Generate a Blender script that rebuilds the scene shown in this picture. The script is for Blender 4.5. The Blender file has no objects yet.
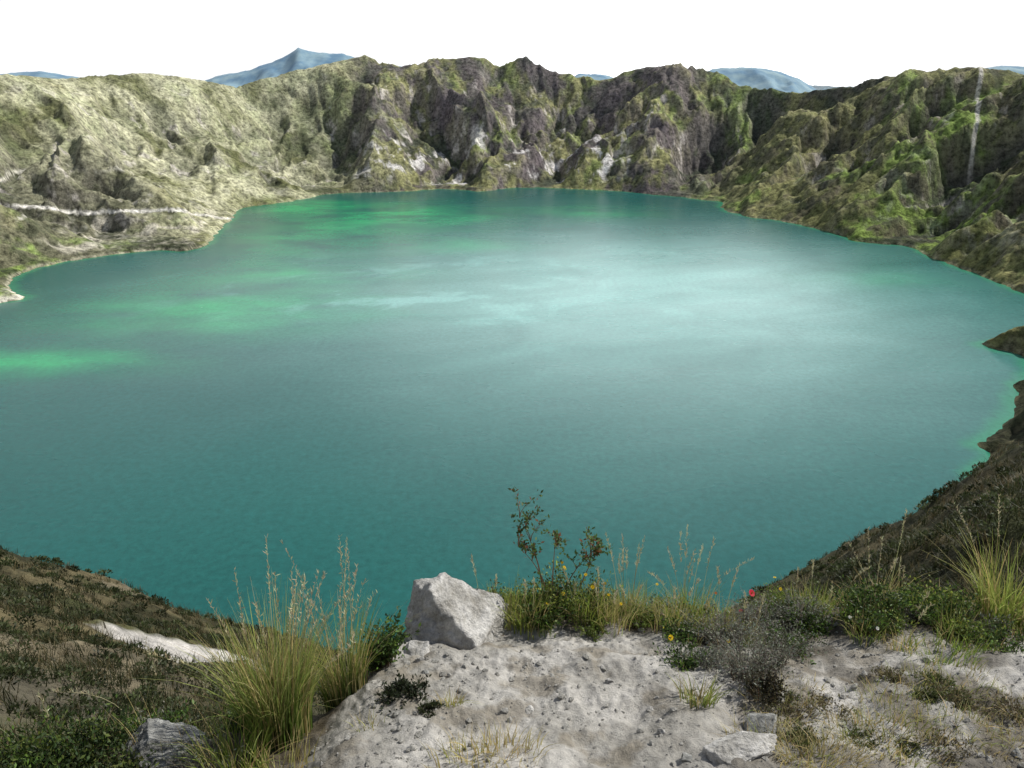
import bpy, bmesh, math, random
import numpy as np
from mathutils import Vector, noise as mnoise
random.seed(7); rng=np.random.default_rng(11)
sc=bpy.context.scene
EYE=300.0
# ---------------------------------------------------------------- noise
perm=np.random.default_rng(3).permutation(256).astype(np.int64)
ang=np.random.default_rng(4).uniform(0,2*np.pi,256); GX=np.cos(ang); GY=np.sin(ang)
def pn(x,y,seed=0):
    x=np.asarray(x,float)+seed*17.37; y=np.asarray(y,float)+seed*9.71
    xi=np.floor(x).astype(np.int64); yi=np.floor(y).astype(np.int64)
    xf=x-xi; yf=y-yi
    u=xf*xf*xf*(xf*(xf*6-15)+10); v=yf*yf*yf*(yf*(yf*6-15)+10)
    def g(a,b,dx,dy):
        h=perm[(perm[a&255]+b)&255]; return GX[h]*dx+GY[h]*dy
    n00=g(xi,yi,xf,yf); n10=g(xi+1,yi,xf-1,yf); n01=g(xi,yi+1,xf,yf-1); n11=g(xi+1,yi+1,xf-1,yf-1)
    a=n00+u*(n10-n00); b=n01+u*(n11-n01)
    return (a+v*(b-a))*1.45
def fbm(x,y,o=4,seed=0,gain=.5):
    s=0;a=1;t=0
    for i in range(o):
        s=s+a*pn(x*2**i,y*2**i,seed+i); t+=a; a*=gain
    return s/t*1.3
def ridged(x,y,o=4,seed=0,gain=.5):
    s=0;a=1;t=0
    for i in range(o):
        s=s+a*(1-np.abs(pn(x*2**i,y*2**i,seed+i))*1.6); t+=a; a*=gain
    return np.clip(s/t,0,1)
def ss(a,b,x):
    t=np.clip((x-a)/(b-a),0,1); return t*t*(3-2*t)
# ---------------------------------------------------------------- shoreline (metres, lake level z=0)
shore=[(-751,1015),(-721,1090),(-693,1122),(-758,1172),(-803,1290),(-777,1366),(-732,1415),(-647,1467),(-585,1449),
(-586,1584),(-636,1862),(-657,1967),(-546,2101),(-482,2232),(-308,2252),(-175,2325),(-88,2252),(23,2357),(246,2294),
(349,2232),(484,2101),(545,2075),(494,1951),(532,1850),(609,1770),(660,1615),(670,1543),(754,1495),(739,1406),(747,1320),
(758,1160),(734,1035),(678,965),(614,925),(550,918),(560,895),(590,872),(567,842),(529,779),(478,712),(436,654),(394,636),(400,610),(355,560),(330,480),
(250,380),(150,300),(0,262),(-150,262),(-350,250),(-600,300),(-900,450),(-980,700),(-850,950)]
P=np.array(shore,float)
for _ in range(1):
    Q=np.roll(P,-1,0); P=np.stack([P*.8+Q*.2,P*.2+Q*.8],1).reshape(-1,2)
X0,Y0,ST=-2400.,-800.,8.; NX,NY=601,551
gx,gy=np.meshgrid(X0+ST*np.arange(NX),Y0+ST*np.arange(NY),indexing='ij')
dmin=np.full(gx.shape,1e12); ins=np.zeros(gx.shape,bool)
for i in range(len(P)):
    a=P[i]; b=P[(i+1)%len(P)]; e=b-a
    tx=gx-a[0]; ty=gy-a[1]
    t=np.clip((tx*e[0]+ty*e[1])/(e@e),0,1)
    dmin=np.minimum(dmin,(tx-t*e[0])**2+(ty-t*e[1])**2)
    if abs(e[1])>1e-9:
        c=((a[1]>gy)!=(b[1]>gy))&(gx<(b[0]-a[0])*(gy-a[1])/(b[1]-a[1])+a[0]); ins^=c
SD=np.where(ins,-np.sqrt(dmin),np.sqrt(dmin))
def sdf(x,y):
    fx=np.clip((x-X0)/ST,0,NX-1.001); fy=np.clip((y-Y0)/ST,0,NY-1.001)
    i=fx.astype(int); j=fy.astype(int); u=fx-i; v=fy-j
    return SD[i,j]*(1-u)*(1-v)+SD[i+1,j]*u*(1-v)+SD[i,j+1]*(1-u)*v+SD[i+1,j+1]*u*v
rim=np.array([(-1187,2000,302),(-1151,2150,291),(-1098,2300,298),(-1019,2430,308),(-922,2550,286),(-841,2620,266),(-798,2680,284),
(-707,2750,309),(-593,2810,334),(-485,2850,362),(-430,2850,335),(-370,2850,322),(-271,2850,345),(-139,2850,356),(-40,2850,328),(50,2850,352),
(157,2830,305),(286,2800,284),(411,2770,316),(557,2700,324),(639,2650,303),(693,2600,270),(805,2500,254),(920,2350,262),
(954,2300,288),(1015,2200,302),(1080,2080,315),(1157,1950,302),(1250,1500,320),(1150,1000,330),(850,500,330),(450,130,318),
(0,-5,292),(-450,60,310),(-950,200,320),(-1350,700,330),(-1400,1300,320)],float)
rth=np.arctan2(rim[:,1]-1250,rim[:,0]); rr=np.hypot(rim[:,0],rim[:,1]-1250)
o=np.argsort(rth); rth=rth[o]; rr=rr[o]; rz=rim[o,2]
ex=[-60,-8,-3,-1.6,-1.15,-.85,-.62,-.5,-.38,-.2,0,.4,.8,1.4,2,3,6,12,60]
ey=[-2,.6,1.6,1.85,1.98,2.05,2.15,2.35,2.7,2.83,2.86,2.8,2.78,2.85,2.95,3.1,3.5,3.4,0]
def H(x,y,full=False):
    x=np.asarray(x,float); y=np.asarray(y,float)
    cam=np.hypot(x,y); far=ss(150,600,cam)
    d=sdf(x,y)+far*(14*fbm(x/110,y/110,3,1)+6*fbm(x/28,y/28,3,5))
    th=np.arctan2(y-1250,x); r=np.hypot(x,y-1250)
    Rr=np.interp(th,rth,rr,period=2*np.pi); Zr=np.interp(th,rth,rz,period=2*np.pi)
    out=Rr-r
    dp=np.maximum(d,0)
    t=dp/(dp+np.maximum(out,0)+1e-3)
    s=th*1150+(95*fbm(x/350,y/350,3,9)+28*fbm(x/90,y/90,3,13))*far
    jag=.45+.55*ss(-650,-450,x)
    Z=Zr+far*jag*(13*fbm(s/85,th*3,4,21,.6)+8*(.35-np.abs(pn(s/26,th*7,41)))*1.5)
    z=Z*t**1.12
    env=np.clip(4*t*(1-t),0,1)**.8
    big=ridged(s/400+.3*t,t*.6+3,2,31,.3)
    rg=ridged(s/165+.8*t,t*1.4+3,3,35,.45)
    rg2=ridged(x/85,y/85,5,57,.5)
    lsoft=.68+.32*ss(-700,-350,x)
    z=z+far*env*lsoft*((big-.60)*205+(rg-.62)*92+(rg2-.6)*32+18*fbm(x/130,y/130,4,61))
    e=np.maximum(-out,0)
    z=z-.22*np.minimum(e,900)+np.minimum(e/400,1)*45*fbm(x/400,y/400,4,81)
    z=np.where(d>0,np.maximum(z,np.minimum(dp*.8,8)+2.2*fbm(x/12,y/12,2,5)*ss(0,12,dp)),d*.3)
    yp=np.maximum(y,0)
    zl=-1.6-.31*(np.sqrt((y-1.3)**2+.02)+(y-1.3))/2-.13*ss(-.42,-.66,x)
    ye=np.interp(x,ex,ey)+.09*fbm(x*2.2,y*.5,3,91)*ss(6,1,np.abs(x))
    ov=y-ye; ov=(np.sqrt(ov*ov+.004)+ov)/2
    zl=zl-1.7*ov
    nr=ss(9,4,cam)
    zl=zl+nr*(.055*fbm(x/.55,y/.55,3,101)+.03*fbm(x/.15,y/.15,4,111,.6)+.016*ridged(x/.10,y/.10,3,117)*ss(-.2,.3,fbm(x/.4,y/.4,2,119)))
    bump=ss(3,8,cam)*(.22*fbm(x/1.1,y/1.1,4,121,.6)+.9*fbm(x/7,y/7,3,131)*ss(6,20,cam))
    cl=25+2.5*fbm(x/6,y/9,3,141)
    sl=-1.6-.843*yp-.35*np.clip(x,-30,50)-1.4*np.maximum(y-cl,0)+bump
    cr=40+4*fbm(x/8,y/12,3,151)
    sr=-.9-.96*yp+.7*np.clip(x,-20,45)-1.4*np.maximum(y-cr,0)-1.6*(1-ss(2.5,10,cam))+bump*1.3
    sr=np.minimum(sr,2.0)
    rel=np.maximum(np.maximum(zl,sl),sr)-.3*np.maximum(cam-55,0)
    zz=np.where(y<200,np.maximum(z,EYE+rel),z)
    if full: return zz,d,t,rg,rg2,big,s,(EYE+rel>z)&(y<200),(zl>=np.maximum(sl,sr)),out,cam
    return zz
# ---------------------------------------------------------------- mesh helpers
def mesh_obj(name,V,F,mat,cols=None,attrs=None,smooth=True):
    V=np.ascontiguousarray(V,dtype=np.float32); F=np.ascontiguousarray(F,dtype=np.int32); k=F.shape[1]
    me=bpy.data.meshes.new(name); me.vertices.add(len(V)); me.vertices.foreach_set('co',V.ravel())
    me.loops.add(F.size); me.loops.foreach_set('vertex_index',F.ravel())
    me.polygons.add(len(F)); me.polygons.foreach_set('loop_start',np.arange(0,F.size,k,dtype=np.int32))
    me.polygons.foreach_set('loop_total',np.full(len(F),k,dtype=np.int32))
    me.polygons.foreach_set('use_smooth',np.full(len(F),smooth,dtype=bool))
    me.update(calc_edges=True)
    if cols is not None:
        a=me.color_attributes.new('Col','FLOAT_COLOR','POINT')
        c=np.ones((len(V),4),np.float32); c[:,:3]=cols; a.data.foreach_set('color',c.ravel())
    for n,v in (attrs or {}).items():
        a=me.attributes.new(n,'FLOAT','POINT'); a.data.foreach_set('value',np.asarray(v,np.float32))
    me.materials.append(mat)
    ob=bpy.data.objects.new(name,me); sc.collection.objects.link(ob); return ob
def newmat(n):
    m=bpy.data.materials.new(n); m.use_nodes=True; nt=m.node_tree
    return m,nt,nt.nodes,nt.links,nt.nodes['Principled BSDF']
def noise_n(nt,vec,scale,detail=6,rough=.6):
    n=nt.nodes.new('ShaderNodeTexNoise'); n.inputs['Scale'].default_value=scale; n.inputs['Detail'].default_value=detail
    n.inputs['Roughness'].default_value=rough; nt.links.new(vec,n.inputs['Vector']); return n.outputs['Fac']
def mrange(nt,src,a,b,c,d):
    n=nt.nodes.new('ShaderNodeMapRange'); 
    for i,v in zip(('From Min','From Max','To Min','To Max'),(a,b,c,d)): n.inputs[i].default_value=v
    nt.links.new(src,n.inputs['Value']); return n.outputs['Result']
def math_n(nt,op,a,b):
    n=nt.nodes.new('ShaderNodeMath'); n.operation=op
    for i,v in enumerate((a,b)):
        if isinstance(v,(int,float)): n.inputs[i].default_value=v
        else: nt.links.new(v,n.inputs[i])
    return n.outputs[0]
# ---------------------------------------------------------------- materials
def mat_terrain():
    m,nt,nd,lk,b=newmat('terrain_mat')
    geo=nt.nodes.new('ShaderNodeNewGeometry').outputs['Position']
    col=nt.nodes.new('ShaderNodeAttribute'); col.attribute_name='Col'
    near=nt.nodes.new('ShaderNodeAttribute'); near.attribute_name='near'
    mid=nt.nodes.new('ShaderNodeAttribute'); mid.attribute_name='mid'
    nf=near.outputs['Fac']; mf=mid.outputs['Fac']
    A=noise_n(nt,geo,.10,5,.75); M=noise_n(nt,geo,1.8,5,.75); B=noise_n(nt,geo,26,7,.75)
    fa=mrange(nt,A,.36,.64,.35,1.65); fm=mrange(nt,M,.32,.68,.35,1.65); fb=mrange(nt,B,.3,.7,.68,1.3)
    def mix(f,a,c):
        n=nt.nodes.new('ShaderNodeMix'); n.data_type='FLOAT'; lk.new(f,n.inputs[0]); lk.new(a,n.inputs[2]); lk.new(c,n.inputs[3]); return n.outputs[0]
    f=mix(nf,mix(mf,fa,fm),fb)
    vm=nt.nodes.new('ShaderNodeVectorMath'); vm.operation='SCALE'; lk.new(col.outputs['Color'],vm.inputs[0]); lk.new(f,vm.inputs['Scale'])
    lk.new(vm.outputs[0],b.inputs['Base Color'])
    b.inputs['Roughness'].default_value=.95; b.inputs['Specular IOR Level'].default_value=.1
    h=mix(nf,mix(mf,math_n(nt,'MULTIPLY',A,5.0),math_n(nt,'MULTIPLY',M,.22)),math_n(nt,'MULTIPLY',B,.02))
    b1=nt.nodes.new('ShaderNodeBump'); b1.inputs['Distance'].default_value=1; b1.inputs['Strength'].default_value=1
    lk.new(h,b1.inputs['Height']); lk.new(b1.outputs[0],b.inputs['Normal'])
    return m
def mat_leaf():
    m,nt,nd,lk,b=newmat('plant_mat')
    col=nt.nodes.new('ShaderNodeAttribute'); col.attribute_name='Col'
    lk.new(col.outputs['Color'],b.inputs['Base Color']); b.inputs['Roughness'].default_value=.55; b.inputs['Specular IOR Level'].default_value=.3
    tr=nt.nodes.new('ShaderNodeBsdfTranslucent'); lk.new(col.outputs['Color'],tr.inputs['Color'])
    mx=nt.nodes.new('ShaderNodeMixShader'); mx.inputs[0].default_value=.35
    lk.new(b.outputs[0],mx.inputs[1]); lk.new(tr.outputs[0],mx.inputs[2])
    lk.new(mx.outputs[0],nd['Material Output'].inputs['Surface']); return m
def mat_rock(name,c1,c2,sc_=12):
    m,nt,nd,lk,b=newmat(name)
    tc=nt.nodes.new('ShaderNodeTexCoord').outputs['Object']
    n1=noise_n(nt,tc,sc_,7,.7); n2=noise_n(nt,tc,sc_*6,5,.7)
    r=nt.nodes.new('ShaderNodeValToRGB'); lk.new(n1,r.inputs[0])
    r.color_ramp.elements[0].position=.35; r.color_ramp.elements[0].color=(*c1,1)
    r.color_ramp.elements[1].position=.6; r.color_ramp.elements[1].color=(*c2,1)
    f=mrange(nt,n2,.3,.7,.6,1.25)
    vm=nt.nodes.new('ShaderNodeVectorMath'); vm.operation='SCALE'; lk.new(r.outputs[0],vm.inputs[0]); lk.new(f,vm.inputs['Scale'])
    lk.new(vm.outputs[0],b.inputs['Base Color']); b.inputs['Roughness'].default_value=.9
    bp=nt.nodes.new('ShaderNodeBump'); bp.inputs['Distance'].default_value=.014; bp.inputs['Strength'].default_value=1
    lk.new(math_n(nt,'ADD',n1,n2),bp.inputs['Height']); lk.new(bp.outputs[0],b.inputs['Normal']); return m
def mat_water():
    m,nt,nd,lk,b=newmat('lake_mat')
    geo=nt.nodes.new('ShaderNodeNewGeometry').outputs['Position']
    col=nt.nodes.new('ShaderNodeAttribute'); col.attribute_name='Col'
    n1=noise_n(nt,geo,.16,6,.8)
    vm=nt.nodes.new('ShaderNodeVectorMath'); vm.operation='SCALE'; lk.new(col.outputs['Color'],vm.inputs[0]); lk.new(mrange(nt,n1,.35,.65,.80,1.20),vm.inputs['Scale'])
    lk.new(vm.outputs[0],b.inputs['Base Color'])
    b.inputs['IOR'].default_value=1.33
    mp=nt.nodes.new('ShaderNodeMapping'); mp.inputs['Scale'].default_value=(.0022,.0045,1); mp.inputs['Rotation'].default_value=(0,0,.5); lk.new(geo,mp.inputs[0])
    w=noise_n(nt,mp.outputs[0],1.0,5,.6)
    lk.new(mrange(nt,w,.38,.62,.24,.29),b.inputs['Roughness'])
    bp=nt.nodes.new('ShaderNodeBump'); bp.inputs['Distance'].default_value=.35; bp.inputs['Strength'].default_value=.35
    lk.new(n1,bp.inputs['Height']); lk.new(bp.outputs[0],b.inputs['Normal']); return m
def mat_hills():
    m,nt,nd,lk,b=newmat('distant_mat')  # bluish ramp paints aerial haze into the mountains' base colour
    geo=nt.nodes.new('ShaderNodeNewGeometry').outputs['Position']
    n=noise_n(nt,geo,.004,6,.65)
    r=nt.nodes.new('ShaderNodeValToRGB'); lk.new(n,r.inputs[0])
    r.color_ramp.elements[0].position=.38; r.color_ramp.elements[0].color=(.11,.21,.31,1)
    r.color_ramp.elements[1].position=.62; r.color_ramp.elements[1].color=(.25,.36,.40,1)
    lk.new(r.outputs[0],b.inputs['Base Color']); b.inputs['Roughness'].default_value=1; return m
MT=mat_terrain(); ML=mat_leaf(); MW=mat_water(); MH=mat_hills()
MR=mat_rock('pale_rock_mat',(.29,.275,.24),(.60,.585,.55)); MR2=mat_rock('grey_rock_mat',(.12,.12,.11),(.38,.38,.355)); MP=mat_rock('gravel_mat',(.26,.25,.22),(.5,.485,.44),25)
# ---------------------------------------------------------------- terrain
def geo_r(a,b,g):
    n=max(2,int(math.log(b/a)/math.log(1+g))); return list(np.geomspace(a,b,n+1)[:-1])
R=[.25,.6,.9,1.1]+list(np.arange(1.25,4.6,.012))+geo_r(4.6,60,.016)+geo_r(60,500,.03)+geo_r(500,1000,.01)+geo_r(1000,3250,.0026)+geo_r(3250,16000,.04)+[16000]
R=np.array(R)
half=math.radians(43)
T=np.concatenate([np.linspace(-math.pi,-half,61)[:-1],np.linspace(-half,half,1051),np.linspace(half,math.pi,61)[1:]])
TT,RR=np.meshgrid(T,R)
X=RR*np.sin(TT); Y=RR*np.cos(TT)
z,d,t,rg,rg2,big,s,isnear,isledge,out,cam=H(X.ravel(),Y.ravel(),True)
x=X.ravel(); y=Y.ravel()
nr,nt_=X.shape
Pg=np.stack([x,y,z],-1).reshape(nr,nt_,3)
du=np.gradient(Pg,axis=0); dv=np.gradient(Pg,axis=1)
nn=np.cross(dv,du); nn/=(np.linalg.norm(nn,axis=-1)[...,None]+1e-12)
nz=np.abs(nn[...,2]).ravel()
def C(*c): return np.array(c)[None,:]
def lerp(a,b,f): f=np.asarray(f)[:,None]; return a*(1-f)+b*f
Z1=0*nz[:,None]
n1=fbm(x/160,y/160,5,201,.6); n2=fbm(x/45,y/45,4,211,.65); st=.6*fbm(s/30,t*4,4,221,.6)+.6*fbm(x/40,y/40,4,223,.65); n3=fbm(x/400,y/400,3,231)
n4=fbm(x/70,y/70,5,237,.65)
az=x/np.maximum(y,1)
left=ss(-.12,-.26,az)*ss(1250,1700,y); fl=ss(-.38,-.50,az)*ss(2050,1550,y)
right=ss(.2,.34,az); cen=ss(-.22,-.14,az)*ss(.30,.18,az)
col=lerp(C(.145,.15,.055)+Z1,C(.29,.28,.115),ss(-.25,.35,n1))
col=lerp(col,C(.52,.51,.34),left*ss(-.4,.25,n1+.3*n2)*.90)
col=lerp(col,C(.155,.15,.10),fl*.82)
col=lerp(col,C(.10,.12,.04),right*ss(-.2,.3,n3+.3*n1)*.8)
col=lerp(col,C(.20,.30,.055),ss(.06,.32,n4*.6+.6*n3+.3*n1)*.7*(1-left*.75)*(1-.3*cen))
col=lerp(col,C(.110,.083,.105),cen*ss(-.10,.18,-n1+.5*n4)*.8)
col=lerp(col,C(.11,.09,.07),right*ss(.05,.3,-n4+.4*n1)*.6)
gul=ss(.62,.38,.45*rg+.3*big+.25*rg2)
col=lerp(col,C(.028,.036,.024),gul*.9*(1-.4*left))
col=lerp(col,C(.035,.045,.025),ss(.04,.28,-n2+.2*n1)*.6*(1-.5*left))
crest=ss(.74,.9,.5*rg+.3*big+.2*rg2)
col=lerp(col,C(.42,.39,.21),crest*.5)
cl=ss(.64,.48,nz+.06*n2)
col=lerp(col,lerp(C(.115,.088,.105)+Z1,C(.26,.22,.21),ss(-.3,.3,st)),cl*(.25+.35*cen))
pal=ss(.30,.44,st+.4*n1)*ss(.05,.3,t)*ss(1,.7,t)
col=lerp(col,C(.58,.53,.49),pal*(.35+.4*cen+.2*left))
lowc=ss(.12,.28,fbm(x/60,y/60,5,241,.65)+.2*st)*ss(.03,.10,t)*ss(.55,.25,t)*ss(-.1,.1,fbm(s/300,0*s,2,247)+.08)
col=lerp(col,C(.72,.69,.66),lowc*(.12+.8*cen))
bz=ss(4.5,1.5,z+2.5*n2)
lw=.25+.6*ss(-.36,-.42,az)+.25*ss(-.15,.3,n2)
col=lerp(col,C(.38,.36,.26),bz*lw*(d>0))
# sandy point on the left shore
col=lerp(col,C(.58,.55,.46),ss(70,40,np.hypot(x+712,y-1118))*ss(10,4,z)*(d>0))
# old track and pale banks on the left flank
lf=(x<-480)*ss(1150,1280,y)*ss(1950,1700,y)
zl_=128-(y-1300)*.25+7*fbm(x/90,y/90,3,251)
col=lerp(col,C(.72,.69,.62),ss(4.6,2.6,np.abs(z-zl_))*lf)
zk=52+.14*(y-1300)+7*fbm(x/80,y/80,2,255)
col=lerp(col,C(.62,.59,.51),ss(3.4,1.6,np.abs(z-zk))*lf*ss(-.2,.05,fbm(s/120,0*s,2,257))*.85)
bank=ss(-.10,.2,fbm(x/50,y/50,4,261,.6))*ss(6,12,z)*ss(40,26,z)*lf*ss(1330,1450,y)
col=lerp(col,C(.58,.54,.44),bank*.8)
sc_=ss(6,2.5,np.abs(x-(1015+.45*(y-1850)+9*fbm(y/60,0*y,2,271))))*ss(1690,1740,y)*ss(2060,1980,y)*(az>.45)*ss(.3,.42,t)
col=lerp(col,C(.66,.63,.58),sc_*.8)
col=lerp(col,C(.24,.26,.25),ss(1200,3200,cam)*.15)  # aerial haze blended into the ground colour by distance, here and next line
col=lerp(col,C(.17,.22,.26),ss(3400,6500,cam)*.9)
# near
sand=lerp(C(.33,.315,.28)+Z1,C(.50,.48,.44),ss(-.4,.4,fbm(x/.35,y/.35,5,301,.65)))
sand=lerp(sand,C(.20,.17,.12),ss(.12,.42,fbm(x/.22,y/.22,4,311,.6)+.25*fbm(x/.9,y/.9,2,315)+.12*ss(.4,1.2,x))*.6)
soil=C(.075,.06,.038)
yee=np.interp(x,ex,ey)
vegm=np.clip(ss(-.36,-.14,y-yee+.14*fbm(x/.2,y/.2,4,321)-.22*ss(.2,-.05,x)*ss(-.5,-.3,x)+.12*ss(.5,.9,x))+ss(-.55,-.68,x+.1*fbm(x/.2,y/.2,3,322))*.9+ss(.0,.3,fbm(x/.35,y/.35,3,323)+.5*ss(.45,1.1,x)*ss(2.1,1.8,y))*.7*ss(.3,.6,x),0,1)
sand=lerp(sand,soil+.05*fbm(x/.1,y/.1,3,331)[:,None],vegm*.88)
m1=fbm(x/2.2,y/2.2,5,341,.65); m2=fbm(x/9,y/9,4,351)
slope=lerp(C(.034,.033,.016)+Z1,C(.11,.092,.05),ss(-.2,.35,m1+.5*m2))
slope=lerp(slope,C(.06,.07,.024),ss(.1,.4,fbm(x/3,y/3,4,361))*.6)
slope=lerp(slope,C(.22,.19,.155),ss(.36,.5,m2-.35*m1)*.25)
pe=((x+5.0)/1.05)**2+((y-9.9-.5*(x+5))/.9)**2+.9*m1
slope=lerp(slope,C(.40,.38,.35),ss(1.15,.7,pe)*(x<0))
nearcol=np.where(isledge[:,None]&(cam<12)[:,None],sand,slope)
nb=isnear.astype(float)*ss(400,120,cam)
col=lerp(col,nearcol,nb)
midw=ss(1150,900,cam)*(1-nb)
col=lerp(col,lerp(C(.035,.038,.02)+Z1,C(.12,.10,.06),ss(-.1,.4,n2+m2*.3)),midw*.9)
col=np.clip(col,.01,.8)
near=ss(7,4,cam); mid=ss(220,60,cam)
idx=np.arange(nr*nt_).reshape(nr,nt_)
F=np.stack([idx[:-1,:-1],idx[:-1,1:],idx[1:,1:],idx[1:,:-1]],-1).reshape(-1,4)[:, ::-1]
keep=(d[F]>-30).any(1)
F=F[keep]
used=np.zeros(nr*nt_,bool); used[F.ravel()]=True; remap=np.cumsum(used)-1
V=np.stack([x,y,z],-1)
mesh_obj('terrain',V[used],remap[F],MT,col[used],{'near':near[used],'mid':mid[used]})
# ---------------------------------------------------------------- lake
lx,ly=np.meshgrid(np.linspace(-1150,1050,330),np.linspace(120,2500,340),indexing='ij')
li=np.arange(lx.size).reshape(lx.shape)
LF=np.stack([li[:-1,:-1],li[1:,:-1],li[1:,1:],li[:-1,1:]],-1).reshape(-1,4)
lx=lx.ravel(); ly=ly.ravel(); ld=sdf(lx,ly)+14*fbm(lx/110,ly/110,3,1)+6*fbm(lx/28,ly/28,3,5)
wc=lerp(C(.009,.086,.078)+0*lx[:,None],C(.010,.102,.090),ss(-.5,.5,fbm(lx/600,ly/500,4,401)))
em=0
for (px,py,sx,sy,a) in [(-386,1075,200,110,.95),(-560,850,150,45,.9),(-270,1820,210,200,1.0),(-300,1270,160,60,.7),(-120,1500,140,70,.6),(180,1900,130,110,.5),(-520,2000,120,120,.9),(560,1250,120,70,.4),(-430,1500,130,200,.5)]:
    em=em+a*np.exp(-((lx-px)/sx)**2-((ly-py)/sy)**2)
em=np.clip(em*(.75+1.2*fbm(lx/150,ly/90,5,411,.6)),0,1)
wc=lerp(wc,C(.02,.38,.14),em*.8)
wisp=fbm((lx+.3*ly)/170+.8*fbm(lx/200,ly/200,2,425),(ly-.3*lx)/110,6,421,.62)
cloud_sheen=np.clip(np.exp(-((lx-200)/440)**2-((ly-1180)/430)**2)*(.92+.45*wisp)+.55*ss(.12,.4,wisp)*np.exp(-((lx+80)/330)**2-((ly-1180)/170)**2),0,1)
wc=lerp(wc,C(.20,.46,.42),cloud_sheen*.85)  # pale cloud-reflection sheen painted into the water's base colour
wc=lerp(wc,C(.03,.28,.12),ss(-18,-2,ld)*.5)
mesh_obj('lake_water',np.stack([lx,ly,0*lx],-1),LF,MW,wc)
# ---------------------------------------------------------------- distant mountains
hx=[-7000,-5043,-4649,-4255,-3566,-3073,-2925,-2581,-2236,-2088,-1940,-1645,-1399,-1103,-808,473,670,867,1064,1753,1970,2344,2591,2837,3034,4216,4511,4807,5201,5792,7500]
hz=[280,309,337,272,208,236,291,346,456,548,511,493,419,383,272,236,309,309,254,254,355,373,346,263,162,208,346,383,364,300,280]
mx,my=np.meshgrid(np.linspace(-8500,8500,700),np.linspace(6800,10500,110),indexing='ij')
mi=np.arange(mx.size).reshape(mx.shape)
MF=np.stack([mi[:-1,:-1],mi[1:,:-1],mi[1:,1:],mi[:-1,1:]],-1).reshape(-1,4)
mx=mx.ravel(); my=my.ravel()
hh=np.interp(mx*8500/my,hx,hz); prof=np.exp(-((my-8500)/750)**2)
mz=60+(hh-60)*prof+160*(ridged(mx/420,my/700,5,501)-.6)*prof*(1-prof)*3+14*fbm(mx/120,my/200,4,511)*prof
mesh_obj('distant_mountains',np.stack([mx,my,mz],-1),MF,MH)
# ---------------------------------------------------------------- plants
class PB:
    def __init__(s): s.V=[];s.F=[];s.C=[];s.n=0
    def add(s,V,F,C_): s.V.append(V);s.F.append(F+s.n);s.C.append(C_);s.n+=len(V)
    def ribbons(s,base,az,h,lean,w,c0,c1,seg=4,twist=None,pw=1.5):
        n=len(base); q=np.linspace(0,1,seg+1)[None,:]
        h=h[:,None]; lean=lean[:,None]
        hor=lean*h*q**2; ver=h*(q-.3*lean*q**2)
        Pc=np.stack([base[:,0:1]+np.cos(az)[:,None]*hor,base[:,1:2]+np.sin(az)[:,None]*hor,base[:,2:3]+ver],-1)
        ph=rng.uniform(0,np.pi,n) if twist is None else twist
        side=np.stack([np.cos(ph),np.sin(ph),0*ph],-1)[:,None,:]
        wd=(np.asarray(w)*np.ones(n))[:,None]*(1-.92*q**pw)
        L=Pc-side*wd[...,None]/2; Rr=Pc+side*wd[...,None]/2
        V=np.stack([L,Rr],2).reshape(-1,3)
        k=np.arange(n)[:,None]*(seg+1)*2+np.arange(seg)[None,:]*2
        F=np.stack([k,k+1,k+3,k+2],-1).reshape(-1,4)
        cc=c0[:,None,:]*(1-q[...,None])+c1[:,None,:]*q[...,None]
        s.add(V,F,np.repeat(cc[:,:,None,:],2,2).reshape(-1,3)); return Pc
    def leaves(s,p,dr,ln,wd,col):
        dr=dr/(np.linalg.norm(dr,axis=1,keepdims=True)+1e-9)
        u=rng.normal(size=p.shape); sd=np.cross(dr,u); sd/=np.linalg.norm(sd,axis=1,keepdims=True)+1e-9
        ln=(np.asarray(ln)*np.ones(len(p)))[:,None]; wd=(np.asarray(wd)*np.ones(len(p)))[:,None]
        m=p+dr*ln*.5
        V=np.stack([p,m-sd*wd/2,p+dr*ln,m+sd*wd/2],1).reshape(-1,3)
        k=np.arange(len(p))[:,None]*4; F=k+np.array([[0,1,2,3]])
        s.add(V,F,np.repeat(col,4,0))
    def make(s,name): return mesh_obj(name,np.concatenate(s.V),np.concatenate(s.F),ML,np.concatenate(s.C),smooth=False)
def vary(c,n,a=.3):
    c=np.array(c)[None,:]*np.ones((n,1)); return np.clip(c*(1+a*rng.uniform(-1,1,(n,1)))*(1+.12*rng.uniform(-1,1,(n,3))),.003,.9)
GREEN=(.12,.20,.035); YG=(.30,.36,.07); STRAW=(.52,.43,.19); DK=(.045,.078,.02); GREY=(.26,.27,.215); BROWN=(.13,.09,.05)
def basepts(x,y,n,sp):
    a=rng.uniform(0,2*np.pi,n); r=sp*np.sqrt(rng.uniform(0,1,n)); bx=x+r*np.cos(a); by=y+r*np.sin(a)
    return np.stack([bx,by,H(bx,by)-.008],-1),a,r
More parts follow.
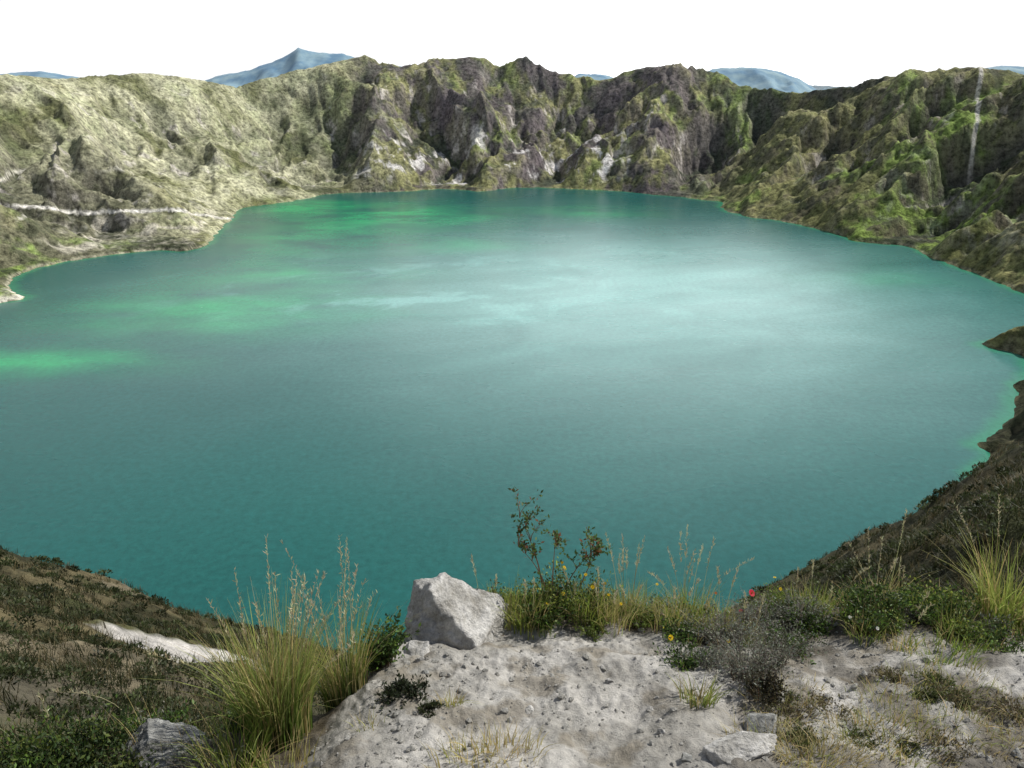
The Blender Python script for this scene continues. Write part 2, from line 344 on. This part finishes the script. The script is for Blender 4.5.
def clump(x,y,n,h,sp,w=.004,c0=GREEN,c1=YG,lean=.6,dry=.3,seeds=0,sh=None,name='grass_clump',slean=.2):
    b=PB(); base,a,r=basepts(x,y,n,sp)
    hh=h*rng.uniform(.45,1,n); ln=np.abs(rng.normal(0,.5,n))*lean+.1
    k0=vary(c0,n); k1=vary(c1,n); dm=rng.uniform(0,1,n)<dry; k0[dm]=vary(STRAW,dm.sum(),.3)*.8; k1[dm]=vary(STRAW,dm.sum(),.3)
    b.ribbons(base,a+rng.normal(0,.6,n),hh,ln,w*rng.uniform(.6,1.2,n),k0,k1,5)
    if seeds:
        base,a,r=basepts(x,y,seeds,sp*.8); H1=(sh or h*1.25)*rng.uniform(.62,1.05,seeds)
        sc0=vary((.38,.34,.17),seeds); Pc=b.ribbons(base,a+rng.normal(0,.5,seeds),H1,np.abs(rng.normal(.15,slean,seeds)),.0024,sc0,sc0,8,pw=3)
        for i in range(seeds):
            m=48; f=rng.uniform(0.66,1,m)*8; j=np.minimum(f.astype(int),7); u=(f-j)[:,None]
            p=Pc[i][j]*(1-u)+Pc[i][j+1]*u
            dr=rng.normal(0,.36,(m,3))+np.array([0,0,1.1]); b.leaves(p,dr,rng.uniform(.008,.022,m),.003,vary((.52,.48,.30),m))
    return b.make(name)
def shrub(x,y,r,h,stems,lv,lsize,col,scol=BROWN,name='shrub',lw=.45,smin=.25,up=.7,st_w=.003,tipcol=None,lean=1.0,leaf0=.25):
    b=PB(); base,a,_=basepts(x,y,stems,r*.35)
    hh=h*rng.uniform(.5,1,stems); ln=rng.uniform(0,1,stems)*(r/max(h,.01))*lean
    c=vary(scol,stems); Pc=b.ribbons(base,a,hh,ln,st_w,c*.8,c,6,pw=2)
    tot=stems*lv; i=np.repeat(np.arange(stems),lv); f=(leaf0+(1-leaf0)*rng.uniform(0,1,tot)**.8)*6; j=np.minimum(f.astype(int),5); u=(f-j)[:,None]
    p=Pc[i,j]*(1-u)+Pc[i,j+1]*u+rng.normal(0,r*.06,(tot,3))
    dr=rng.normal(0,.7,(tot,3)); dr[:,2]+=up; dr[:,0]+=np.cos(a)[i]*.4; dr[:,1]+=np.sin(a)[i]*.4
    cc=vary(col,tot,.45)
    if tipcol is not None:
        m=rng.uniform(0,1,tot)<.35; cc[m]=vary(tipcol,m.sum(),.3)
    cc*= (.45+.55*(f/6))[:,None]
    L=lsize*rng.uniform(.6,1.3,tot); b.leaves(p,dr,L,L*lw,cc); return b.make(name)
def sprig(x,y,h,az0,lean,col,name='sprig_plant',n=3):
    b=PB(); base=np.array([[x,y,float(H(np.array([x]),np.array([y]))[0])-.01]])
    c=vary((.17,.11,.07),1); Pc=b.ribbons(base,np.array([az0]),np.array([h]),np.array([lean]),.007,c,c,8,twist=np.array([.1]),pw=2)[0]
    for f in [.45,.6,.72,.84,.93,1.0][-n-2:]:
        p=Pc[int(round(f*8))]; m=2
        q=b.ribbons(np.repeat(p[None],m,0),rng.uniform(0,6.28,m),np.full(m,h*rng.uniform(.12,.26)),rng.uniform(.3,1.2,m),.004,np.repeat(c,m,0),np.repeat(c,m,0),4,twist=np.array([.1,.1]))
        for k in range(m):
            L=18; j=rng.integers(2,5,L); pp=q[k][j]+rng.normal(0,.006,(L,3)); dr=rng.normal(0,.8,(L,3))+[0,0,.5]
            b.leaves(pp,dr,rng.uniform(.012,.024,L),.009,np.where((rng.uniform(0,1,L)<.25)[:,None],vary((.22,.10,.05),L),vary(col,L,.4)))
    return b.make(name)
def flower(x,y,h,size,pc,cc=(.45,.25,.02),n=9,dx=0,dy=0):
    b=PB(); base=np.array([[x,y,float(H(np.array([x]),np.array([y]))[0])-.005]])
    Pc=b.ribbons(base,np.array([rng.uniform(0,6.28)]),np.array([h]),np.array([.15]),.0025,vary(GREEN,1),vary(GREEN,1),5,pw=4)
    tip=Pc[0,-1]; a=np.linspace(0,2*np.pi,n,endpoint=False)
    tilt=np.array([rng.normal(0,.35),-.6+rng.normal(0,.3),.8]); tilt/=np.linalg.norm(tilt)
    e1=np.cross(tilt,[1,0,0]); e1/=np.linalg.norm(e1); e2=np.cross(tilt,e1)
    dr=np.cos(a)[:,None]*e1+np.sin(a)[:,None]*e2+tilt*.15
    wv=size*.42
    for q in range(n):
        sd=np.cross(dr[q],tilt); sd/=np.linalg.norm(sd)
        Vv=np.array([tip,tip+dr[q]*size*.35-sd*wv/2,tip+dr[q]*size*.5,tip+dr[q]*size*.35+sd*wv/2])
        b.add(Vv,np.array([[0,1,2,3]]),np.repeat(vary(pc,1,.15),4,0))
    m=14; b.leaves(tip+rng.normal(0,size*.06,(m,3))+tilt*.001,rng.normal(0,.4,(m,3))+tilt,size*.16,size*.12,vary(cc,m))
    b.leaves(Pc[0,[1,2,3]],rng.normal(0,1,(3,3)),.02,.006,vary(GREEN,3)); return b.make('wildflower')
# left tall tussock
clump(-.72,1.95,760,.52,.10,.0042,GREEN,(.36,.40,.12),.38,.30,seeds=20,sh=.64,slean=.22)
clump(-.55,2.12,280,.40,.07,.004,DK,YG,.5,.35,seeds=16,sh=.58)
clump(-.66,1.72,160,.12,.12,.004,YG,STRAW,.8,.5)
clump(-.80,1.78,200,.24,.09,.004,GREEN,YG,.7,.3)
clump(-1.05,2.02,40,.26,.22,.003,GREEN,STRAW,.5,.5,seeds=7,sh=.48)
clump(-1.35,1.98,60,.2,.25,.003,DK,GREEN,.6,.3,seeds=3,sh=.42)
# shrubs on the left
shrub(-.45,2.26,.13,.19,80,26,.017,DK,name='shrub',tipcol=GREEN)
shrub(-.60,2.27,.09,.18,50,22,.015,(.03,.045,.015),name='shrub')
shrub(-.34,1.99,.11,.04,50,22,.014,(.03,.04,.018),name='shrub')
shrub(-.25,1.88,.06,.03,24,18,.012,(.05,.06,.025),name='shrub')
for (xx,yy,r_,h_,c_,tc_) in [(-1.42,1.86,.2,.2,(.045,.075,.02),(.12,.17,.03)),(-1.24,1.80,.15,.17,(.035,.06,.018),(.10,.14,.03)),(-1.12,1.68,.14,.12,(.045,.065,.02),(.13,.16,.04)),
    (-1.6,2.0,.2,.2,DK,GREEN),(-1.75,1.85,.18,.2,DK,GREEN),(-1.32,2.02,.16,.13,(.05,.07,.025),None),(-1.02,2.05,.13,.11,(.07,.09,.035),None),(-1.3,1.66,.14,.12,DK,GREEN),(-.86,2.05,.1,.12,DK,GREEN),(-1.5,1.7,.14,.12,(.05,.07,.02),GREEN),(-1.48,2.1,.16,.14,(.045,.06,.02),None),(-1.15,1.98,.14,.13,DK,GREEN)]:
    shrub(xx,yy,r_,h_,110,24,.016,c_,tipcol=tc_)
shrub(-.90,1.74,.13,.13,90,18,.012,GREY,scol=(.2,.17,.13),lw=.25,name='grey_shrub',leaf0=.1)
shrub(-1.1,1.90,.12,.10,60,18,.012,GREY,scol=(.2,.17,.13),lw=.25,name='grey_shrub',leaf0=.1)
# tall sprigs at the ledge edge
sprig(.13,2.74,.44,2.7,.25,(.09,.13,.04)); sprig(.15,2.76,.37,3.4,.35,(.08,.12,.03),n=2); sprig(.20,2.74,.34,.2,.45,(.10,.15,.04)); sprig(.26,2.74,.30,.5,.35,(.08,.12,.03),n=2); sprig(.16,2.72,.33,1.2,.1,(.10,.14,.04),n=1)
shrub(.20,2.70,.17,.20,54,24,.016,(.08,.12,.025),tipcol=YG)
shrub(.30,2.70,.15,.17,60,24,.015,DK,tipcol=(.20,.26,.05))
shrub(.05,2.80,.14,.12,50,24,.013,(.14,.19,.045),tipcol=YG)
# band of herbs along the edge
for i in range(110):
    xx=rng.uniform(-.12,2.45); dep=.26+.22*float(ss(.5,.9,xx)); yy=float(np.interp(xx,ex,ey))-rng.uniform(-.05,1)*dep
    if rng.uniform()<.25 and xx>.5: yy-=rng.uniform(0,.3)
    k=rng.integers(0,8)
    if k==0 or (k==7 and i%2): shrub(xx,yy,rng.uniform(.08,.14),rng.uniform(.08,.14),40,20,.014,DK,tipcol=GREEN)
    elif k==1: shrub(xx,yy,rng.uniform(.08,.13),rng.uniform(.06,.12),40,22,.012,(.12,.17,.04),name='herb',tipcol=YG)
    elif k==2: clump(xx,yy,80,rng.uniform(.09,.18),.07,.0035,GREEN,YG,.8,.35)
    elif k==3: clump(xx,yy,60,rng.uniform(.10,.2),.06,.003,YG,STRAW,.7,.55,seeds=2,sh=.25)
    elif k==4: shrub(xx,yy,rng.uniform(.07,.13),rng.uniform(.06,.11),44,18,.012,GREY,scol=(.2,.17,.13),lw=.3,name='grey_shrub',leaf0=.1)
    elif k==5: shrub(xx,yy,rng.uniform(.09,.15),rng.uniform(.05,.08),50,26,.010,(.17,.23,.045),name='herb')
    elif k==6: clump(xx,yy,90,rng.uniform(.12,.22),.07,.0035,YG,YG,.7,.2)
    else: clump(xx,yy,60,rng.uniform(.06,.12),.08,.0035,BROWN,STRAW,1.0,.5)
clump(.47,2.80,90,.22,.06,.0035,GREEN,YG,.5,.4,seeds=7,sh=.40)
clump(.72,2.74,120,.24,.08,.004,GREEN,YG,.5,.4,seeds=9,sh=.44)
clump(.62,2.68,70,.16,.07,.0035,GREEN,STRAW,.6,.4)
clump(1.20,2.72,120,.16,.09,.004,GREEN,YG,.7,.3,seeds=2,sh=.3)
clump(1.60,2.95,110,.30,.10,.004,(.13,.14,.05),STRAW,.5,.5,seeds=6,sh=.50)
clump(1.38,2.95,80,.22,.10,.0035,DK,YG,.5,.4,seeds=3,sh=.32)
clump(1.93,2.62,280,.40,.10,.0055,(.18,.25,.045),(.42,.46,.12),.8,.25,seeds=3,sh=.5)
clump(2.05,2.40,150,.24,.10,.005,GREEN,YG,.8,.3)
clump(1.50,2.28,150,.09,.13,.004,GREEN,YG,1.1,.2)
clump(1.62,2.34,90,.10,.10,.004,GREEN,YG,1.1,.2)
clump(.57,1.95,110,.13,.055,.004,(.14,.18,.04),YG,.8,.35)
clump(-.19,1.93,60,.07,.04,.003,YG,STRAW,.8,.4)
clump(-.03,1.66,160,.09,.12,.0035,STRAW,STRAW,.9,.7)
clump(-.12,1.60,90,.08,.10,.0035,YG,STRAW,.9,.6)
clump(-.42,1.85,40,.06,.05,.003,YG,STRAW,.9,.5)
for i in range(40):
    xx=rng.uniform(.70,1.65); yy=rng.uniform(1.62,2.0)+.12*(xx-.7)
    if i%3==0: shrub(xx,yy,rng.uniform(.06,.12),rng.uniform(.02,.045),44,20,.009,(.09,.11,.035) if i%2 else (.15,.13,.065),name='herb',scol=(.12,.09,.05))
    else: clump(xx,yy,130,rng.uniform(.035,.07),.11,.003,(.15,.15,.05),STRAW if i%2 else YG,1.3,.45)
# grey woody shrubs
for (xx,yy,rr_,h_) in [(.76,2.10,.15,.17),(.88,2.22,.15,.17),(.78,2.40,.16,.15),(.95,2.58,.16,.17),(1.12,2.62,.15,.17),(.70,2.50,.12,.10),(.66,2.2,.10,.07),(1.02,2.4,.14,.1)]:
    shrub(xx,yy,rr_,h_,100,20,.011,GREY,scol=(.15,.125,.10),lw=.28,up=.4,name='grey_shrub',leaf0=.1,tipcol=(.14,.15,.10))
shrub(.78,1.98,.11,.09,70,16,.012,(.05,.045,.025),name='shrub')
shrub(1.42,2.62,.17,.18,100,24,.016,DK,tipcol=(.12,.19,.035))
shrub(1.68,2.66,.17,.17,90,24,.016,(.07,.12,.028),tipcol=YG)
# flowers
YEL=(.80,.56,.02)
for (xx,yy,h_,s_) in [(.30,2.66,.17,.018),(.22,2.62,.15,.015),(.35,2.72,.16,.013),(.27,2.76,.2,.016),(.12,2.6,.12,.012),(.56,2.36,.05,.022),(.57,2.5,.05,.018),(.55,2.7,.18,.012),(.41,2.62,.1,.013),(1.0,2.6,.2,.014),(.76,2.30,.05,.014),(1.05,2.78,.18,.013),(.18,2.7,.22,.013),(.24,2.68,.24,.014),(.36,2.64,.13,.012)]:
    flower(xx,yy,h_,s_,YEL)
flower(.92,2.66,.17,.030,(.62,.02,.05)); flower(.87,2.5,.12,.014,(.55,.05,.12)); flower(.80,2.72,.13,.012,(.55,.12,.03))
flower(1.25,2.5,.1,.014,(.8,.8,.75)); flower(1.32,2.42,.09,.014,(.8,.8,.75))
# hillside cover
def hillside():
    n=18000; az_=np.where(rng.uniform(0,1,n)<.5,rng.uniform(-.80,-.25,n),rng.uniform(.30,.80,n)); r=4*np.exp(rng.uniform(0,2.55,n))
    hx_=r*np.sin(az_); hy_=r*np.cos(az_); m1_=fbm(hx_/2.2,hy_/2.2,3,341,.65)
    k=(((hx_+5.0)/1.15)**2+((hy_-9.9-.5*(hx_+5))/1.0)**2>1)&(rng.uniform(-.5,.4,n)<m1_+.2)
    hx_=hx_[k];hy_=hy_[k];r=r[k]; hz_=H(hx_,hy_)
    b=PB(); nb=9; base=np.repeat(np.stack([hx_,hy_,hz_-.02],-1),nb,0)+rng.normal(0,.05,(len(hx_)*nb,3))*np.array([1,1,0]); M=len(base)
    tc=np.where((rng.uniform(0,1,len(hx_))<.28)[:,None],np.array([[.16,.13,.065]]),np.array([[.05,.06,.022]]))*rng.uniform(.6,1.3,(len(hx_),1))
    tc=np.repeat(tc,nb,0)*rng.uniform(.7,1.3,(M,1)); w=np.repeat(.005+.0006*r,nb)
    b.ribbons(base,rng.uniform(0,6.28,M),rng.uniform(.08,.24,M)*np.repeat(.7+.02*r,nb),np.abs(rng.normal(0,.6,M))+.1,w,tc*.6,tc,2)
    b.make('hillside_grass')
    n=2400; az_=np.where(rng.uniform(0,1,n)<.5,rng.uniform(-.80,-.25,n),rng.uniform(.30,.80,n)); r=4*np.exp(rng.uniform(0,2.45,n))
    hx_=r*np.sin(az_); hy_=r*np.cos(az_); k=(((hx_+5.0)/1.4)**2+((hy_-9.9-.5*(hx_+5))/1.3)**2>1)&(fbm(hx_/2,hy_/2,3,777)>-.08)
    hx_=hx_[k];hy_=hy_[k];r=r[k]; hz_=H(hx_,hy_); b=PB(); nl=70; R0=np.repeat(rng.uniform(.08,.22,len(r))*(.8+.015*r),nl)
    dv=rng.normal(size=(len(R0),3)); dv/=np.linalg.norm(dv,axis=1,keepdims=True); dv[:,2]=np.abs(dv[:,2])
    p=np.repeat(np.stack([hx_,hy_,hz_-.03],-1),nl,0)+dv*R0[:,None]*rng.uniform(.6,1,(len(R0),1))*np.array([1,1,.8])
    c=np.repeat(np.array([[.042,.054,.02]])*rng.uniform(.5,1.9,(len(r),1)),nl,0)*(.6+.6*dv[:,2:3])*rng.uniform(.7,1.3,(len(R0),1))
    L=np.repeat(.02+.0035*r,nl); b.leaves(p,dv+rng.normal(0,.5,dv.shape),L,L*.5,c); b.make('hillside_scrub')
hillside()
# ---------------------------------------------------------------- rocks
def rock(name,x,y,sx,sy,sz,mat,seed,sink=.25,rot=0,planes=None,npl=13,lo=.55,hi=.9):
    bm=bmesh.new(); bmesh.ops.create_icosphere(bm,subdivisions=6 if sx>.08 else 4,radius=1.25)
    rs=random.Random(seed); pl=[(Vector((rs.gauss(0,1),rs.gauss(0,1),rs.gauss(0,1))).normalized(),rs.uniform(lo,hi)) for _ in range(npl)]
    if planes: pl=[(Vector(p[:3]).normalized(),p[3]) for p in planes]+pl[:3]
    off=Vector((seed*3.1,seed*1.7,0))
    for v in bm.verts:
        c=v.co.copy()
        for _ in range(2):
            for n_,dd in pl:
                k=c.dot(n_)-dd
                if k>0: c-=n_*k
        c+=c.normalized()*(mnoise.fractal(c*1.6+off,1,2,3)*.10+mnoise.fractal(c*7+off,1,2,4)*.04-abs(mnoise.noise(c*3+off))*.09)
        v.co=Vector((c.x*sx,c.y*sy,c.z*sz))
    for f in bm.faces: f.smooth=True
    me=bpy.data.meshes.new(name); bm.to_mesh(me); bm.free(); me.materials.append(mat)
    ob=bpy.data.objects.new(name,me); sc.collection.objects.link(ob)
    ob.location=(x,y,float(H(np.array([x]),np.array([y]))[0])+sz*(1-2*sink)*.6); ob.rotation_euler=(0,0,rot); return ob
rock('boulder',-.235,2.53,.22,.19,.19,MR,5,.38,0,planes=[(-1,-.35,.42,.66),(-.25,-1,.6,.55),(.62,-.25,.85,.52),(-.35,.1,.95,.92),(1,0,.1,.95),(0,1,.2,.7)])
rock('rock',-.33,2.33,.07,.06,.035,MR,9,.3,1.2)
rock('rock',-1.04,1.85,.12,.09,.085,MR2,14,.25,.3)
rock('rock',.62,1.66,.09,.06,.045,MR,22,.3,.2)
rock('rock',.72,1.80,.07,.05,.05,MR2,25,.3,.9)
rock('rock',.10,2.72,.06,.05,.035,MR2,31,.3,.4)
rock('stone',1.42,2.22,.02,.016,.014,MR,41,.2)
rock('stone',-1.32,1.72,.05,.04,.03,MR2,44,.2)
for i in range(16):
    xx=rng.uniform(-.45,1.7); rock('stone',xx,rng.uniform(1.6,2.55),rng.uniform(.008,.022),rng.uniform(.008,.02),rng.uniform(.006,.013),MR if i%3 else MR2,60+i,.35,rng.uniform(0,3))
bm=bmesh.new(); bmesh.ops.create_icosphere(bm,subdivisions=1,radius=1); bm.verts.ensure_lookup_table()
iv=np.array([v.co[:] for v in bm.verts]); iff=np.array([[v.index for v in f.verts] for f in bm.faces]); bm.free()
n=8500; gx_=rng.uniform(-.6,2.2,n); gy_=rng.uniform(1.35,2.85,n)
k=(rng.uniform(-.6,.5,n)<fbm(gx_/.3,gy_/.3,3,901)); gx_=gx_[k]; gy_=gy_[k]; n=len(gx_)
s_=np.minimum(.0022*rng.pareto(1.9,n)+.0016,.012)
gz_=H(gx_,gy_)
Vv=iv[None]*(s_[:,None,None]*rng.uniform(.6,1.3,(n,1,3)))*(1+.22*rng.normal(size=(n,len(iv),1)))
Vv[...,2]*=.75
a=rng.uniform(0,6.28,n)[:,None]; vx=Vv[...,0]*np.cos(a)-Vv[...,1]*np.sin(a); vy=Vv[...,0]*np.sin(a)+Vv[...,1]*np.cos(a); Vv[...,0]=vx; Vv[...,1]=vy
Vv+=np.stack([gx_,gy_,gz_+s_*.2],-1)[:,None,:]
mesh_obj('gravel',Vv.reshape(-1,3),(iff[None]+np.arange(n)[:,None,None]*len(iv)).reshape(-1,3),MP,smooth=False)
# ---------------------------------------------------------------- light, sky, camera
S=Vector((.64,.27,.72)).normalized()
sun=bpy.data.lights.new('sun','SUN'); sun.energy=5.0; sun.angle=math.radians(.5); sun.color=(1,.965,.90)
so=bpy.data.objects.new('sun',sun); sc.collection.objects.link(so); so.rotation_euler=S.to_track_quat('Z','Y').to_euler(); so.location=(0,0,600)
w=bpy.data.worlds.new('World'); sc.world=w; w.use_nodes=True; nt=w.node_tree; bg=nt.nodes['Background']
sky=nt.nodes.new('ShaderNodeTexSky'); sky.sky_type='NISHITA'; sky.sun_disc=False
sky.sun_elevation=math.asin(S.z); sky.sun_rotation=math.atan2(S.x,S.y); sky.altitude=3900
tc=nt.nodes.new('ShaderNodeTexCoord'); sp=nt.nodes.new('ShaderNodeSeparateXYZ'); nt.links.new(tc.outputs['Generated'],sp.inputs[0])
mp=nt.nodes.new('ShaderNodeMapping'); mp.inputs['Scale'].default_value=(1,1,3); nt.links.new(tc.outputs['Generated'],mp.inputs[0])
cn=noise_n(nt,mp.outputs[0],2.2,5,.6)
el=mrange(nt,sp.outputs['Z'],.28,.48,1.0,-.1)
f=math_n(nt,'ADD',el,mrange(nt,cn,.45,.62,0,.5)); cl_=nt.nodes.new('ShaderNodeClamp'); nt.links.new(f,cl_.inputs[0])
dt=nt.nodes.new('ShaderNodeVectorMath'); dt.operation='DISTANCE'; nt.links.new(tc.outputs['Generated'],dt.inputs[0]); dt.inputs[1].default_value=(.16,.95,.27)
bank_=mrange(nt,dt.outputs['Value'],.0,.42,1.0,0.0)
lum=math_n(nt,'ADD',10.5,math_n(nt,'MULTIPLY',bank_,19.0))
vs=nt.nodes.new('ShaderNodeVectorMath'); vs.operation='SCALE'; vs.inputs[0].default_value=(1,1.01,1.03); nt.links.new(lum,vs.inputs['Scale'])
mx_=nt.nodes.new('ShaderNodeMix'); mx_.data_type='RGBA'; nt.links.new(cl_.outputs[0],mx_.inputs[0]); nt.links.new(sky.outputs[0],mx_.inputs[6]); nt.links.new(vs.outputs[0],mx_.inputs[7])
nt.links.new(mx_.outputs[2],bg.inputs[0]); bg.inputs[1].default_value=.1
cd=bpy.data.cameras.new('camera'); co=bpy.data.objects.new('camera',cd); sc.collection.objects.link(co); sc.camera=co
cd.sensor_width=36; cd.lens=36*804/1024; cd.clip_start=.05; cd.clip_end=40000
co.location=(0,0,EYE); co.rotation_euler=(math.radians(90-21.02),0,0)
sc.view_settings.view_transform='Standard'; sc.view_settings.look='None'; sc.view_settings.exposure=0
